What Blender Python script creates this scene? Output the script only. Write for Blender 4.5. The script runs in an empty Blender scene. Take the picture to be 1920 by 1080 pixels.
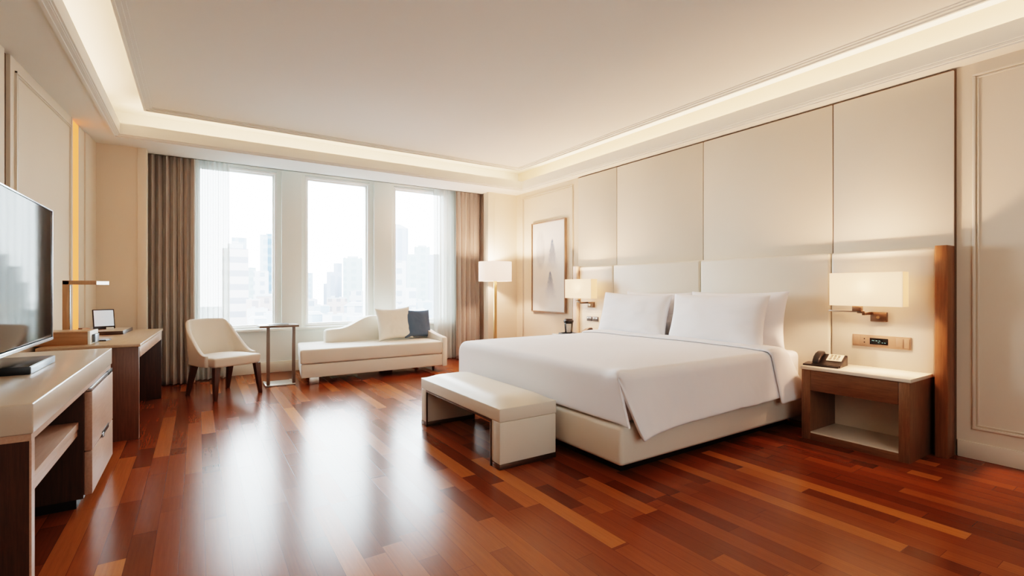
import bpy, bmesh, math, random
from mathutils import Vector, Matrix, noise
random.seed(7)
scn = bpy.context.scene
COL = scn.collection
PI = math.pi
R = math.radians

# ------------------------------------------------------------------ materials
def srgb(r, g, b):
    def f(c):
        c /= 255.0
        return c/12.92 if c <= .04045 else ((c+.055)/1.055)**2.4
    return (f(r), f(g), f(b), 1)

class NT:
    """small node-tree helper"""
    def __init__(s, name):
        s.m = bpy.data.materials.new(name); s.m.use_nodes = True
        s.t = s.m.node_tree; s.n = s.t.nodes; s.l = s.t.links
        s.p = s.n['Principled BSDF']; s.out = s.n['Material Output']
    def add(s, typ, **kw):
        n = s.n.new(typ)
        for k, v in kw.items(): setattr(n, k, v)
        return n
    def link(s, a, b): s.l.new(a, b)
    def math(s, op, a, b=None, c=None):
        n = s.n.new('ShaderNodeMath'); n.operation = op
        for i, v in enumerate((a, b, c)):
            if v is None: continue
            if isinstance(v, (int, float)): n.inputs[i].default_value = v
            else: s.l.new(v, n.inputs[i])
        return n.outputs[0]
    def mix(s, fac, a, b, blend='MIX'):
        n = s.n.new('ShaderNodeMix'); n.data_type = 'RGBA'; n.blend_type = blend
        for sock, v in ((n.inputs[0], fac), (n.inputs[6], a), (n.inputs[7], b)):
            if isinstance(v, (int, float)): sock.default_value = v
            elif isinstance(v, tuple): sock.default_value = v
            else: s.l.new(v, sock)
        return n.outputs[2]
    def coord(s, kind='Object', scale=(1, 1, 1)):
        tc = s.n.new('ShaderNodeTexCoord'); mp = s.n.new('ShaderNodeMapping')
        mp.inputs['Scale'].default_value = scale
        s.l.new(tc.outputs[kind], mp.inputs['Vector']); return mp.outputs[0]
    def noise(s, vec, scale, detail=4, rough=.5):
        n = s.n.new('ShaderNodeTexNoise'); n.inputs['Scale'].default_value = scale
        n.inputs['Detail'].default_value = detail; n.inputs['Roughness'].default_value = rough
        s.l.new(vec, n.inputs['Vector']); return n.outputs['Fac']
    def bump(s, h, strength=.2, dist=.002):
        b = s.n.new('ShaderNodeBump'); b.inputs['Strength'].default_value = strength
        b.inputs['Distance'].default_value = dist
        s.l.new(h, b.inputs['Height']); s.l.new(b.outputs[0], s.p.inputs['Normal'])
    def set(s, **kw):
        for k, v in kw.items():
            s.p.inputs[k.replace('_', ' ')].default_value = v

def m_plain(name, col, rough=.6, metal=0., var=.03, nscale=6, bump=0., bscale=300, coat=0., spec=.5):
    t = NT(name); v = t.coord('Object')
    f = t.noise(v, nscale, 3)
    dark = tuple(c*(1-var) for c in col[:3])+(1,)
    lite = tuple(min(1, c*(1+var)) for c in col[:3])+(1,)
    t.link(t.mix(f, dark, lite), t.p.inputs['Base Color'])
    t.set(Roughness=rough, Metallic=metal, Coat_Weight=coat, Specular_IOR_Level=spec)
    if bump: t.bump(t.noise(v, bscale, 2), bump, .001)
    return t.m

def m_fabric(name, col, rough=.85, scale=700, var=.05, sheen=.2, bump=.25, stretch=(1, 1, 1)):
    t = NT(name); v = t.coord('Object', stretch)
    w1 = t.noise(v, scale, 2); w2 = t.noise(v, 3, 3)
    a = tuple(c*(1-var) for c in col[:3])+(1,)
    c1 = t.mix(w1, a, col); c2 = t.mix(w2, c1, tuple(min(1, c*(1+var*.6)) for c in col[:3])+(1,))
    t.link(c2, t.p.inputs['Base Color'])
    t.set(Roughness=rough, Sheen_Weight=sheen, Specular_IOR_Level=.25)
    t.bump(w1, bump, .0006)
    return t.m

def m_wood(name, c_dark, c_lite, grain=(40, 40, 3), rough=.45, coat=.1):
    t = NT(name); v = t.coord('Object', grain)
    f = t.noise(v, 1.6, 5, .6); g = t.noise(v, 7, 3, .7)
    ff = t.math('ADD', t.math('MULTIPLY', f, .7), t.math('MULTIPLY', g, .35))
    cr = t.add('ShaderNodeValToRGB'); cr.color_ramp.elements[0].position = .3; cr.color_ramp.elements[1].position = .75
    cr.color_ramp.elements[0].color = c_dark; cr.color_ramp.elements[1].color = c_lite
    t.link(ff, cr.inputs[0]); t.link(cr.outputs[0], t.p.inputs['Base Color'])
    t.set(Roughness=rough, Coat_Weight=coat, Coat_Roughness=.25)
    t.bump(g, .08, .0008)
    return t.m

def m_emit(name, col, strength, base=None):
    t = NT(name)
    v = t.coord('Object'); f = t.noise(v, 400, 2)
    c = t.mix(f, tuple(x*.96 for x in col[:3])+(1,), col)
    t.link(c, t.p.inputs['Emission Color']); t.set(Emission_Strength=strength, Roughness=.8)
    t.p.inputs['Base Color'].default_value = base or col
    return t.m

def m_shade(name, col, glow, e):
    t = NT(name); v = t.coord('Object'); f = t.noise(v, 500, 2)
    c = t.mix(f, tuple(x*.94 for x in col[:3])+(1,), col)
    df = t.add('ShaderNodeBsdfDiffuse'); tl = t.add('ShaderNodeBsdfTranslucent'); em = t.add('ShaderNodeEmission')
    t.link(c, df.inputs[0]); t.link(c, tl.inputs[0]); em.inputs[0].default_value = glow; em.inputs[1].default_value = e
    m = t.add('ShaderNodeMixShader'); m.inputs[0].default_value = .45; t.link(df.outputs[0], m.inputs[1]); t.link(tl.outputs[0], m.inputs[2])
    ad = t.add('ShaderNodeAddShader'); t.link(m.outputs[0], ad.inputs[0]); t.link(em.outputs[0], ad.inputs[1]); t.link(ad.outputs[0], t.out.inputs[0])
    return t.m

def m_floor():
    t = NT('jatoba_plank_floor')
    tc = t.add('ShaderNodeTexCoord'); sp = t.add('ShaderNodeSeparateXYZ'); t.link(tc.outputs['Object'], sp.inputs[0])
    x, y = sp.outputs[0], sp.outputs[1]
    W = .098
    xr = t.math('DIVIDE', t.math('ADD', x, 50.03), W); row = t.math('FLOOR', xr); fx = t.math('FRACT', xr)
    wn = t.add('ShaderNodeTexWhiteNoise', noise_dimensions='1D'); t.link(row, wn.inputs['W'])
    L = t.math('ADD', t.math('MULTIPLY', wn.outputs['Value'], .7), .85)
    wn2 = t.add('ShaderNodeTexWhiteNoise', noise_dimensions='1D'); t.link(t.math('ADD', row, 311.7), wn2.inputs['W'])
    yo = t.math('DIVIDE', t.math('ADD', t.math('ADD', y, 50), t.math('MULTIPLY', wn2.outputs['Value'], 3.)), L)
    c0 = t.math('FLOOR', yo); fy0 = t.math('FRACT', yo)
    # split some planks in two unequal pieces
    cv = t.add('ShaderNodeCombineXYZ'); t.link(row, cv.inputs[0]); t.link(c0, cv.inputs[1])
    wn3 = t.add('ShaderNodeTexWhiteNoise', noise_dimensions='3D'); t.link(cv.outputs[0], wn3.inputs['Vector'])
    cut = t.math('ADD', t.math('MULTIPLY', wn3.outputs['Value'], .9), .3)
    second = t.math('GREATER_THAN', fy0, cut)
    cv2 = t.add('ShaderNodeCombineXYZ'); t.link(row, cv2.inputs[0]); t.link(c0, cv2.inputs[1]); t.link(second, cv2.inputs[2])
    wn4 = t.add('ShaderNodeTexWhiteNoise', noise_dimensions='3D'); t.link(cv2.outputs[0], wn4.inputs['Vector'])
    pid = wn4.outputs['Value']
    cr = t.add('ShaderNodeValToRGB'); e = cr.color_ramp.elements
    e[0].position = 0; e[0].color = srgb(100, 50, 23)
    e[1].position = 1; e[1].color = srgb(180, 110, 55)
    for p_, c_ in ((.3, srgb(116, 59, 27)), (.6, srgb(128, 66, 31)), (.85, srgb(138, 74, 35)), (.95, srgb(152, 87, 43))):
        n_ = e.new(p_); n_.color = c_
    t.link(pid, cr.inputs[0])
    # grain, shifted per plank
    sh = t.add('ShaderNodeVectorMath', operation='ADD'); sc = t.add('ShaderNodeVectorMath', operation='SCALE')
    t.link(wn4.outputs['Color'], sc.inputs[0]); sc.inputs['Scale'].default_value = 40
    mp = t.add('ShaderNodeMapping'); mp.inputs['Scale'].default_value = (70, 2.2, 1)
    t.link(tc.outputs['Object'], mp.inputs[0]); t.link(mp.outputs[0], sh.inputs[0]); t.link(sc.outputs[0], sh.inputs[1])
    g1 = t.noise(sh.outputs[0], 1.3, 5, .6)
    mp2 = t.add('ShaderNodeMapping'); mp2.inputs['Scale'].default_value = (420, 14, 1)
    t.link(tc.outputs['Object'], mp2.inputs[0]); g2 = t.noise(mp2.outputs[0], 1, 2)
    gm = t.math('ADD', t.math('MULTIPLY', g1, .75), t.math('MULTIPLY', g2, .35))
    mr = t.add('ShaderNodeMapRange'); mr.inputs[1].default_value = .3; mr.inputs[2].default_value = .8
    mr.inputs[3].default_value = .82; mr.inputs[4].default_value = 1.14; t.link(gm, mr.inputs[0])
    cc = t.add('ShaderNodeCombineColor')
    for i in range(3): t.link(mr.outputs[0], cc.inputs[i])
    col = t.mix(1., cr.outputs[0], cc.outputs[0], 'MULTIPLY')
    # gaps
    ex = t.math('MINIMUM', fx, t.math('SUBTRACT', 1, fx)); exm = t.math('MULTIPLY', ex, W)
    ey = t.math('MULTIPLY', t.math('MINIMUM', fy0, t.math('SUBTRACT', 1, fy0)), L)
    ey2 = t.math('MULTIPLY', t.math('ABSOLUTE', t.math('SUBTRACT', fy0, cut)), L)
    ed = t.math('MINIMUM', exm, t.math('MINIMUM', ey, ey2))
    gap = t.math('LESS_THAN', ed, .0011)
    t.link(t.mix(t.math('MULTIPLY', gap, .55), col, srgb(50, 18, 8)), t.p.inputs['Base Color'])
    t.set(Roughness=.17, Specular_IOR_Level=.20)
    r = t.math('ADD', t.math('MULTIPLY', g2, .08), t.math('MULTIPLY', pid, .04))
    t.link(t.math('ADD', r, .17), t.p.inputs['Roughness'])
    h = t.math('SUBTRACT', t.math('MULTIPLY', g2, .12), gap)
    t.bump(h, .12, .0008)
    return t.m

def m_sheer():
    t = NT('white_voile')
    v = t.coord('Object', (900, 900, 900)); f = t.noise(v, 1, 2)
    tr = t.add('ShaderNodeBsdfTransparent'); tr.inputs[0].default_value = (1, 1, 1, 1)
    tl = t.add('ShaderNodeBsdfTranslucent'); tl.inputs[0].default_value = srgb(196, 196, 190)
    df = t.add('ShaderNodeBsdfDiffuse'); df.inputs[0].default_value = srgb(248, 247, 243)
    m1 = t.add('ShaderNodeMixShader'); m1.inputs[0].default_value = .3
    t.link(df.outputs[0], m1.inputs[1]); t.link(tl.outputs[0], m1.inputs[2])
    m2 = t.add('ShaderNodeMixShader'); t.link(t.math('ADD', t.math('MULTIPLY', f, .08), .12), m2.inputs[0])
    t.link(m1.outputs[0], m2.inputs[1]); t.link(tr.outputs[0], m2.inputs[2])
    t.link(m2.outputs[0], t.out.inputs[0]); return t.m

def m_glass():
    t = NT('window_glass')
    tr = t.add('ShaderNodeBsdfTransparent'); tr.inputs[0].default_value = (.97, .98, .98, 1)
    gl = t.add('ShaderNodeBsdfGlossy'); gl.inputs['Roughness'].default_value = .01
    fr = t.add('ShaderNodeFresnel'); fr.inputs[0].default_value = 1.45
    v = t.coord('Object'); f = t.noise(v, 2, 2)
    m = t.add('ShaderNodeMixShader'); t.link(t.math('MULTIPLY', fr.outputs[0], t.math('ADD', t.math('MULTIPLY', f, .1), .6)), m.inputs[0])
    t.link(tr.outputs[0], m.inputs[1]); t.link(gl.outputs[0], m.inputs[2]); t.link(m.outputs[0], t.out.inputs[0])
    return t.m

def m_facade(name, wall, glass, sx, sz, wfrac=.6, hfrac=.55):
    """windows in rows on a facade; sx/sz = bay width and storey height in metres"""
    t = NT(name)
    tc = t.add('ShaderNodeTexCoord'); sp = t.add('ShaderNodeSeparateXYZ'); t.link(tc.outputs['Object'], sp.inputs[0])
    u = t.math('DIVIDE', t.math('ADD', t.math('ADD', sp.outputs[0], sp.outputs[1]), 500.2), sx)
    w = t.math('DIVIDE', t.math('ADD', sp.outputs[2], 300.1), sz)
    a = t.math('LESS_THAN', t.math('FRACT', u), wfrac); b = t.math('LESS_THAN', t.math('FRACT', w), hfrac)
    k = t.math('MULTIPLY', a, b)
    t.link(t.mix(k, wall, glass), t.p.inputs['Base Color']); t.set(Roughness=.7, Specular_IOR_Level=.2)
    return t.m

def m_painting():
    t = NT('ink_wash_mountains')
    tc = t.add('ShaderNodeTexCoord'); sp = t.add('ShaderNodeSeparateXYZ'); t.link(tc.outputs['Object'], sp.inputs[0])
    Y, Z = sp.outputs[1], sp.outputs[2]
    mp = t.add('ShaderNodeMapping'); mp.inputs['Scale'].default_value = (9, 9, 3.5); t.link(tc.outputs['Object'], mp.inputs[0])
    n1 = t.noise(mp.outputs[0], 1.5, 5, .6); n2 = t.noise(mp.outputs[0], 5, 4, .7)
    base = t.mix(n1, srgb(229, 231, 227), srgb(238, 238, 233))
    def peak(y0, ztop, zbot, wb, hard):
        # triangular mountain with its foot fading into mist
        h = t.math('DIVIDE', t.math('SUBTRACT', ztop, Z), ztop-zbot)
        w = t.math('MULTIPLY', t.math('ADD', t.math('MULTIPLY', h, wb), .012), t.math('ADD', n2, .5))
        dy = t.math('ABSOLUTE', t.math('SUBTRACT', t.math('ADD', Y, t.math('MULTIPLY', n1, .03)), y0+.015))
        ins = t.math('SUBTRACT', 1, t.math('DIVIDE', dy, w)); i = t.math('MULTIPLY', ins, hard); i.node.use_clamp = True
        top = t.math('MULTIPLY', h, 12); top.node.use_clamp = True
        fade = t.math('SUBTRACT', 1.0, h); fade.node.use_clamp = True
        return t.math('MULTIPLY', t.math('MULTIPLY', i, top), t.math('MULTIPLY', fade, t.math('ADD', n2, .35)))
    def blob(y0, z0, ry, rz):
        a = t.math('POWER', t.math('DIVIDE', t.math('SUBTRACT', Y, y0), ry), 2.); b = t.math('POWER', t.math('DIVIDE', t.math('SUBTRACT', Z, z0), rz), 2.)
        s = t.math('SUBTRACT', t.math('ADD', 1, t.math('MULTIPLY', n1, .5)), t.math('ADD', a, b)); s2 = t.math('MULTIPLY', s, 1.6); s2.node.use_clamp = True
        return t.math('MULTIPLY', s2, t.math('ADD', n1, .1))
    c = t.mix(t.math('MULTIPLY', blob(.20, .26, .12, .30), .95), base, srgb(186, 196, 198))
    c = t.mix(t.math('MULTIPLY', peak(-.10, .44, -.05, .16, 2.2), 1.35), c, srgb(112, 136, 156))
    c = t.mix(t.math('MULTIPLY', peak(-.05, -.06, -.52, .19, 2.0), 1.3), c, srgb(118, 140, 162))
    c = t.mix(t.math('MULTIPLY', blob(.12, -.52, .12, .16), .35), c, srgb(222, 214, 204))
    t.link(c, t.p.inputs['Base Color']); t.set(Roughness=.55)
    return t.m

M = {}
M['wallcover'] = m_fabric('cream_wallcovering', srgb(225, 213, 195), .8, 260, .05, 0, .12, (1, 1, .15))
M['trimpaint'] = m_plain('cream_paint', srgb(227, 216, 199), .5, var=.015)
M['panel'] = m_fabric('upholstered_wall_panel', srgb(226, 217, 201), .7, 420, .04, .05, .12)
M['ceiling'] = m_plain('ceiling_paint', srgb(231, 231, 223), .9, var=.008)
M['frame_white'] = m_plain('white_window_frame', srgb(250, 250, 247), .4, var=.005)
M['white'] = m_plain('white_window_paint', srgb(240, 243, 237), .45, var=.01)
M['shadowgap'] = m_plain('brown_shadow_gap', srgb(112, 90, 70), .6)
M['floor'] = m_floor()
M['leather'] = m_plain('cream_leather', srgb(226, 218, 203), .42, var=.02, bump=.12, bscale=260)
M['sofa'] = m_fabric('cream_sofa_fabric', srgb(232, 226, 215), .7, 600, .03, .1, .15)
M['linen'] = m_fabric('white_cotton', srgb(238, 237, 238), .8, 900, .02, .15, .12)
M['cushion_white'] = m_fabric('off_white_cushion', srgb(238, 233, 222), .85, 500, .05, .2, .3)
M['cushion_navy'] = m_fabric('slate_navy_cushion', srgb(84, 104, 126), .9, 380, .25, .2, .4)
M['drape'] = m_fabric('taupe_drape', srgb(224, 214, 204), .85, 500, .05, .2, .2, (1, 1, .2))
M['sheer'] = m_sheer()
def translucent(m, col, k):
    nt = m.node_tree; p = nt.nodes['Principled BSDF']; out = nt.nodes['Material Output']
    tl = nt.nodes.new('ShaderNodeBsdfTranslucent'); tl.inputs[0].default_value = col
    mx = nt.nodes.new('ShaderNodeMixShader'); mx.inputs[0].default_value = k
    nt.links.new(p.outputs[0], mx.inputs[1]); nt.links.new(tl.outputs[0], mx.inputs[2]); nt.links.new(mx.outputs[0], out.inputs[0])
translucent(M['drape'], srgb(224, 213, 203), .34)
M['glass'] = m_glass()
M['post'] = m_wood('headboard_walnut', srgb(112, 72, 43), srgb(150, 102, 64), (45, 45, 2.5), .4)
M['lit_post'] = m_wood('window_lit_headboard_wood', srgb(184, 164, 150), srgb(202, 184, 170), (45, 45, 2.5), .4)  # far post's paler tone imitates window light falling on it
M['veneer'] = m_wood('brown_walnut_veneer', srgb(90, 58, 39), srgb(126, 85, 58), (60, 60, 3), .4)
M['veneer_h'] = m_wood('nightstand_veneer_horizontal', srgb(106, 72, 47), srgb(140, 100, 68), (60, 4, 60), .42)
M['veneer_v'] = m_wood('nightstand_veneer', srgb(108, 76, 52), srgb(146, 108, 76), (60, 60, 4), .42)
M['dark_veneer'] = m_wood('dark_walnut', srgb(56, 35, 23), srgb(84, 55, 37), (60, 60, 3), .45)
M['pale_veneer'] = m_wood('pale_drawer_veneer', srgb(176, 143, 122), srgb(196, 164, 142), (60, 4, 60), .4)
M['desk_top'] = m_wood('taupe_desk_top', srgb(186, 158, 130), srgb(204, 178, 150), (50, 3, 50), .3, .2)
M['cab_top'] = m_plain('taupe_leather_top', srgb(198, 184, 166), .3, var=.05, bump=.25, bscale=180, coat=.1)
M['stone'] = m_plain('cream_stone_top', srgb(226, 214, 196), .25, var=.03, nscale=20)
M['nickel'] = m_plain('brushed_nickel', srgb(190, 182, 172), .3, 1., var=.04)
M['bronze'] = m_plain('brushed_bronze', srgb(120, 100, 84), .38, .9, var=.05, nscale=30)
M['bronze_plate'] = m_plain('brown_plate', srgb(164, 140, 122), .45, .3, var=.03)
M['taupe_metal'] = m_plain('taupe_metal', srgb(132, 118, 107), .4, .25, var=.04)
M['brass'] = m_plain('satin_brass', srgb(205, 170, 128), .3, .8, var=.04)
M['black'] = m_plain('black_plastic', srgb(24, 22, 22), .32, var=.1)
M['black_gloss'] = m_plain('black_gloss', srgb(8, 9, 11), .04, var=.02, spec=.6)
M['screen'] = m_plain('television_screen', srgb(14, 15, 17), .05, var=.02, spec=.35)
M['silver'] = m_plain('silver_bezel', srgb(196, 198, 202), .25, .9, var=.02)
M['grey_edge'] = m_plain('gunmetal', srgb(120, 126, 134), .3, .8, var=.04)
M['tablet_screen'] = m_emit('tablet_screen', srgb(206, 220, 230), .32)  # glow stands in for the bright reflection on the screen
M['keypad'] = m_plain('cream_keypad', srgb(222, 208, 184), .5)
M['label_white'] = m_plain('pale_panel', srgb(205, 200, 192), .6, var=.25, nscale=60)
M['legwood'] = m_wood('dark_chair_leg', srgb(58, 30, 18), srgb(86, 48, 30), (60, 60, 4), .35, .2)
M['lamp_wood'] = m_wood('tan_lamp_wood', srgb(170, 132, 98), srgb(190, 152, 116), (60, 60, 4), .4)
M['organizer'] = m_wood('organizer_wood', srgb(150, 108, 70), srgb(178, 134, 92), (4, 60, 60), .4)
M['frame_wood'] = m_wood('picture_frame_wood', srgb(128, 106, 88), srgb(156, 134, 114), (40, 40, 5), .4)
M['painting'] = m_painting()
M['mat_dark'] = m_plain('dark_brown_leather', srgb(74, 56, 44), .35, var=.1, bump=.1)
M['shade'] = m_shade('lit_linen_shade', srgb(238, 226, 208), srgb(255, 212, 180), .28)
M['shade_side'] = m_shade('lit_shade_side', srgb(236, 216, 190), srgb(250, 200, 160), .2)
M['shade_floor'] = m_shade('lit_drum_shade', srgb(240, 232, 224), srgb(255, 220, 204), .25)
M['led'] = m_emit('led_white', (1, .97, .92, 1), 1.1)
M['amber'] = m_emit('amber_light_strip', srgb(255, 142, 74), .75)
M['display'] = m_plain('dark_display', srgb(20, 24, 26), .1)
M['glyph'] = m_emit('display_glyph', srgb(110, 150, 150), .5)
M['grey_button'] = m_plain('dark_grey_button', srgb(78, 76, 76), .4)
M['piping'] = m_plain('seam_shadow', srgb(196, 184, 166), .6)

# ------------------------------------------------------------------ mesh builder
class MB:
    def __init__(s): s.bm = bmesh.new()
    def _bevel(s, verts, w, seg):
        es = {e for v in verts for e in v.link_edges}
        bmesh.ops.bevel(s.bm, geom=list(es), offset=w, segments=seg, profile=.5, affect='EDGES', clamp_overlap=True)
    def box(s, x0, x1, y0, y1, z0, z1, b=0., seg=2, mat=None):
        vs = [s.bm.verts.new((x, y, z)) for x in (x0, x1) for y in (y0, y1) for z in (z0, z1)]
        for f in ((0, 1, 3, 2), (4, 6, 7, 5), (0, 4, 5, 1), (2, 3, 7, 6), (0, 2, 6, 4), (1, 5, 7, 3)):
            s.bm.faces.new([vs[i] for i in f])
        if mat is not None:
            for v in vs: v.co = mat @ v.co
        if b: s._bevel(vs, b, seg)
        return s
    def hexa(s, pts, b=0., seg=2):
        """8 corners: bottom ring of 4, top ring of 4"""
        vs = [s.bm.verts.new(p) for p in pts]
        for f in ((3, 2, 1, 0), (4, 5, 6, 7), (0, 1, 5, 4), (1, 2, 6, 5), (2, 3, 7, 6), (3, 0, 4, 7)):
            s.bm.faces.new([vs[i] for i in f])
        if b: s._bevel(vs, b, seg)
        return s
    def cyl(s, c, r, h, n=32, r2=None, axis='Z', b=0.):
        r2 = r if r2 is None else r2
        rot = {'Z': Matrix(), 'X': Matrix.Rotation(PI/2, 4, 'Y'), 'Y': Matrix.Rotation(-PI/2, 4, 'X')}[axis]
        mt = Matrix.Translation(c) @ rot @ Matrix.Translation((0, 0, h/2))
        ret = bmesh.ops.create_cone(s.bm, cap_ends=True, segments=n, radius1=r, radius2=r2, depth=h, matrix=mt)
        if b:
            es = {e for v in ret['verts'] for e in v.link_edges if len(e.link_faces) == 2 and e.calc_face_angle(0) > .8}
            bmesh.ops.bevel(s.bm, geom=list(es), offset=b, segments=2, profile=.5, affect='EDGES')
        return s
    def prism(s, pts, axis, a, b, bev=0., seg=2):
        """closed polygon pts in the plane across `axis`, from a to b"""
        def P(p, k): return {'X': (k, p[0], p[1]), 'Y': (p[0], k, p[1]), 'Z': (p[0], p[1], k)}[axis]
        A = [s.bm.verts.new(P(p, a)) for p in pts]; B = [s.bm.verts.new(P(p, b)) for p in pts]
        n = len(pts)
        f1 = s.bm.faces.new(A); f2 = s.bm.faces.new(B[::-1])
        for i in range(n): s.bm.faces.new((A[i], B[i], B[(i+1) % n], A[(i+1) % n]))
        if bev:
            es = list(f1.edges)+list(f2.edges)
            bmesh.ops.bevel(s.bm, geom=es, offset=bev, segments=seg, profile=.5, affect='EDGES', clamp_overlap=True)
        return s
    def grid(s, fn, nu, nv, skip=None):
        g = [[s.bm.verts.new(fn(i/nu, j/nv)) for j in range(nv+1)] for i in range(nu+1)]
        for i in range(nu):
            for j in range(nv):
                if skip and skip(i, j): continue
                s.bm.faces.new((g[i][j], g[i+1][j], g[i+1][j+1], g[i][j+1]))
        return s
    def tube(s, pts, r, n=10):
        pts = [Vector(p) for p in pts]; rings = []
        for i, p in enumerate(pts):
            d = (pts[min(i+1, len(pts)-1)]-pts[max(i-1, 0)]).normalized()
            q = d.to_track_quat('Z', 'Y')
            rings.append([s.bm.verts.new(p+q @ Vector((r*math.cos(2*PI*k/n), r*math.sin(2*PI*k/n), 0))) for k in range(n)])
        for a, b in zip(rings, rings[1:]):
            for k in range(n): s.bm.faces.new((a[k], a[(k+1) % n], b[(k+1) % n], b[k]))
        s.bm.faces.new(rings[0][::-1]); s.bm.faces.new(rings[-1])
        return s
    def ring(s, x0, x1, y0, y1, z0, z1, w, plane, b=.003):
        """rectangular frame; plane 'YZ' (thickness x0..x1), 'XZ' (thickness y0..y1)"""
        if plane == 'YZ':
            s.box(x0, x1, y0, y1, z1-w, z1, b); s.box(x0, x1, y0, y1, z0, z0+w, b)
            s.box(x0, x1, y0, y0+w, z0+w, z1-w, b); s.box(x0, x1, y1-w, y1, z0+w, z1-w, b)
        else:
            s.box(x0, x1, y0, y1, z1-w, z1, b); s.box(x0, x1, y0, y1, z0, z0+w, b)
            s.box(x0, x0+w, y0, y1, z0+w, z1-w, b); s.box(x1-w, x1, y0, y1, z0+w, z1-w, b)
        return s

ORG = {}
def build(name, mb, mat, parent=None, local=False, smooth=True, ang=38, sub=0, solid=0, soff=0):
    """world-coordinate geometry by default; shifted to the parent's origin"""
    me = bpy.data.meshes.new(name); o = bpy.data.objects.new(name, me); COL.objects.link(o)
    bmesh.ops.recalc_face_normals(mb.bm, faces=mb.bm.faces)
    off = Vector((0, 0, 0))
    if parent is not None and not local: off = ORG[parent.name]
    elif parent is None and not local:
        # put the origin at the middle of the base
        xs = [v.co for v in mb.bm.verts]
        off = Vector(((min(v.x for v in xs)+max(v.x for v in xs))/2, (min(v.y for v in xs)+max(v.y for v in xs))/2, min(v.z for v in xs)))
        o.location = off
    for v in mb.bm.verts: v.co -= off
    mb.bm.to_mesh(me); mb.bm.free()
    if smooth:
        for p in me.polygons: p.use_smooth = True
        me.set_sharp_from_angle(angle=R(ang))
    me.materials.append(M[mat])
    if parent is not None: o.parent = parent
    ORG[o.name] = off if not local else (ORG[parent.name] if parent else Vector())
    if solid:
        md = o.modifiers.new('thickness', 'SOLIDIFY'); md.thickness = solid; md.offset = soff
    if sub:
        md = o.modifiers.new('smooth', 'SUBSURF'); md.levels = sub; md.render_levels = sub
    return o
def thing(name, label, cat, loc=(0, 0, 0), rotz=0, group=None):
    o = bpy.data.objects.new(name, None); COL.objects.link(o)
    o.location = loc; o.rotation_euler = (0, 0, rotz); o['label'] = label; o['category'] = cat
    o.empty_display_size = .1
    if group: o['group'] = group
    ORG[o.name] = Vector(loc); return o
def tag(o, label, cat, group=None):
    o['label'] = label; o['category'] = cat
    if group: o['group'] = group
    return o
def struct(name, mb, mat, parent=None, **kw):
    o = build(name, mb, mat, parent, **kw)
    if parent is None: o['kind'] = 'structure'
    return o

# ------------------------------------------------------------------ dimensions
XR = 4.57; YP = 6.85; YW = 7.60; ZS = 2.78; ZC = 3.05; YB = -1.6
def XL(y): return -1.07+.061*(y-4.41)          # the left wall runs slightly off square

# ------------------------------------------------------------------ room shell
struct('floor', MB().box(-1.9, 5.0, YB-.2, 7.95, -.05, 0), 'floor', smooth=False)
# ceiling: dropped border, upstand lip, raised cove ceiling and centre panel
LX, RX, FY, NY = -.68, 4.36, 6.38, -.9
c = MB()
c.box(-1.9, LX, YB-.2, 7.08, ZS, ZS+.035)
c.box(RX, 4.9, YB-.2, 7.08, ZS, ZS+.035)
c.box(LX, RX, FY, 7.08, ZS, ZS+.035)
c.box(LX, RX, YB-.2, NY, ZS, ZS+.035)
c.box(-1.9, 5.0, YB-.2, 7.95, 3.14, 3.20)                       # slab over the cove
c.box(-1.9, 5.0, 7.05, 7.08, ZS, 3.14)                          # back of the curtain pocket
c.box(-.42, 4.16, NY+.28, 6.18, ZC, 3.14)                       # centre panel
ceil = struct('ceiling', c, 'ceiling', smooth=False)
def loop_trim(name, x0, x1, y0, y1, prof, mat):
    """profile (inward offset d, height z) swept round the rectangle"""
    mb = MB(); rings = []
    for d, z in prof:
        rings.append([mb.bm.verts.new(p) for p in ((x0+d, y0+d, z), (x1-d, y0+d, z), (x1-d, y1-d, z), (x0+d, y1-d, z))])
    n = len(prof)
    for i in range(n):
        a, b = rings[i], rings[(i+1) % n]
        for k in range(4): mb.bm.faces.new((a[k], a[(k+1) % 4], b[(k+1) % 4], b[k]))
    return struct(name, mb, mat, smooth=False)
# lip: stepped moulding at its foot, plain band above
loop_trim('trim_1', LX, RX, NY, FY, [(-.05, 2.765), (-.03, 2.765), (-.03, 2.775), (-.008, 2.775), (-.008, 2.79), (.012, 2.79), (.012, 2.905), (-.012, 2.905), (-.012, 2.815), (-.05, 2.815)], 'ceiling')
# moulding round the raised centre panel
loop_trim('trim_2', -.46, 4.20, NY+.24, 6.22, [(0, 3.05), (0, 3.02), (.02, 3.02), (.02, 3.032), (.05, 3.032), (.05, 3.042), (.075, 3.042), (.075, 3.052), (.03, 3.06)], 'ceiling')
# side walls of the cove above the border
mb = MB(); mb.box(-1.2, -1.17, YB, 7.05, 2.815, 3.14); mb.box(4.72, 4.75, YB, 7.05, 2.815, 3.14)
mb.box(-1.2, 4.75, 6.80, 6.83, 2.815, 3.14); mb.box(-1.2, 4.75, YB+.1, YB+.13, 2.815, 3.14)
struct('trim_3', mb, 'ceiling', smooth=False)

wr = struct('wall_right', MB().box(XR, XR+.15, YB-.2, 7.9, 0, 3.14), 'wallcover', smooth=False)
wb = struct('wall_back', MB().box(-1.9, 5.0, YB-.2, YB, 0, 3.14), 'post', smooth=False)  # unseen wall, given a dark finish to cut bounce light
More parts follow.
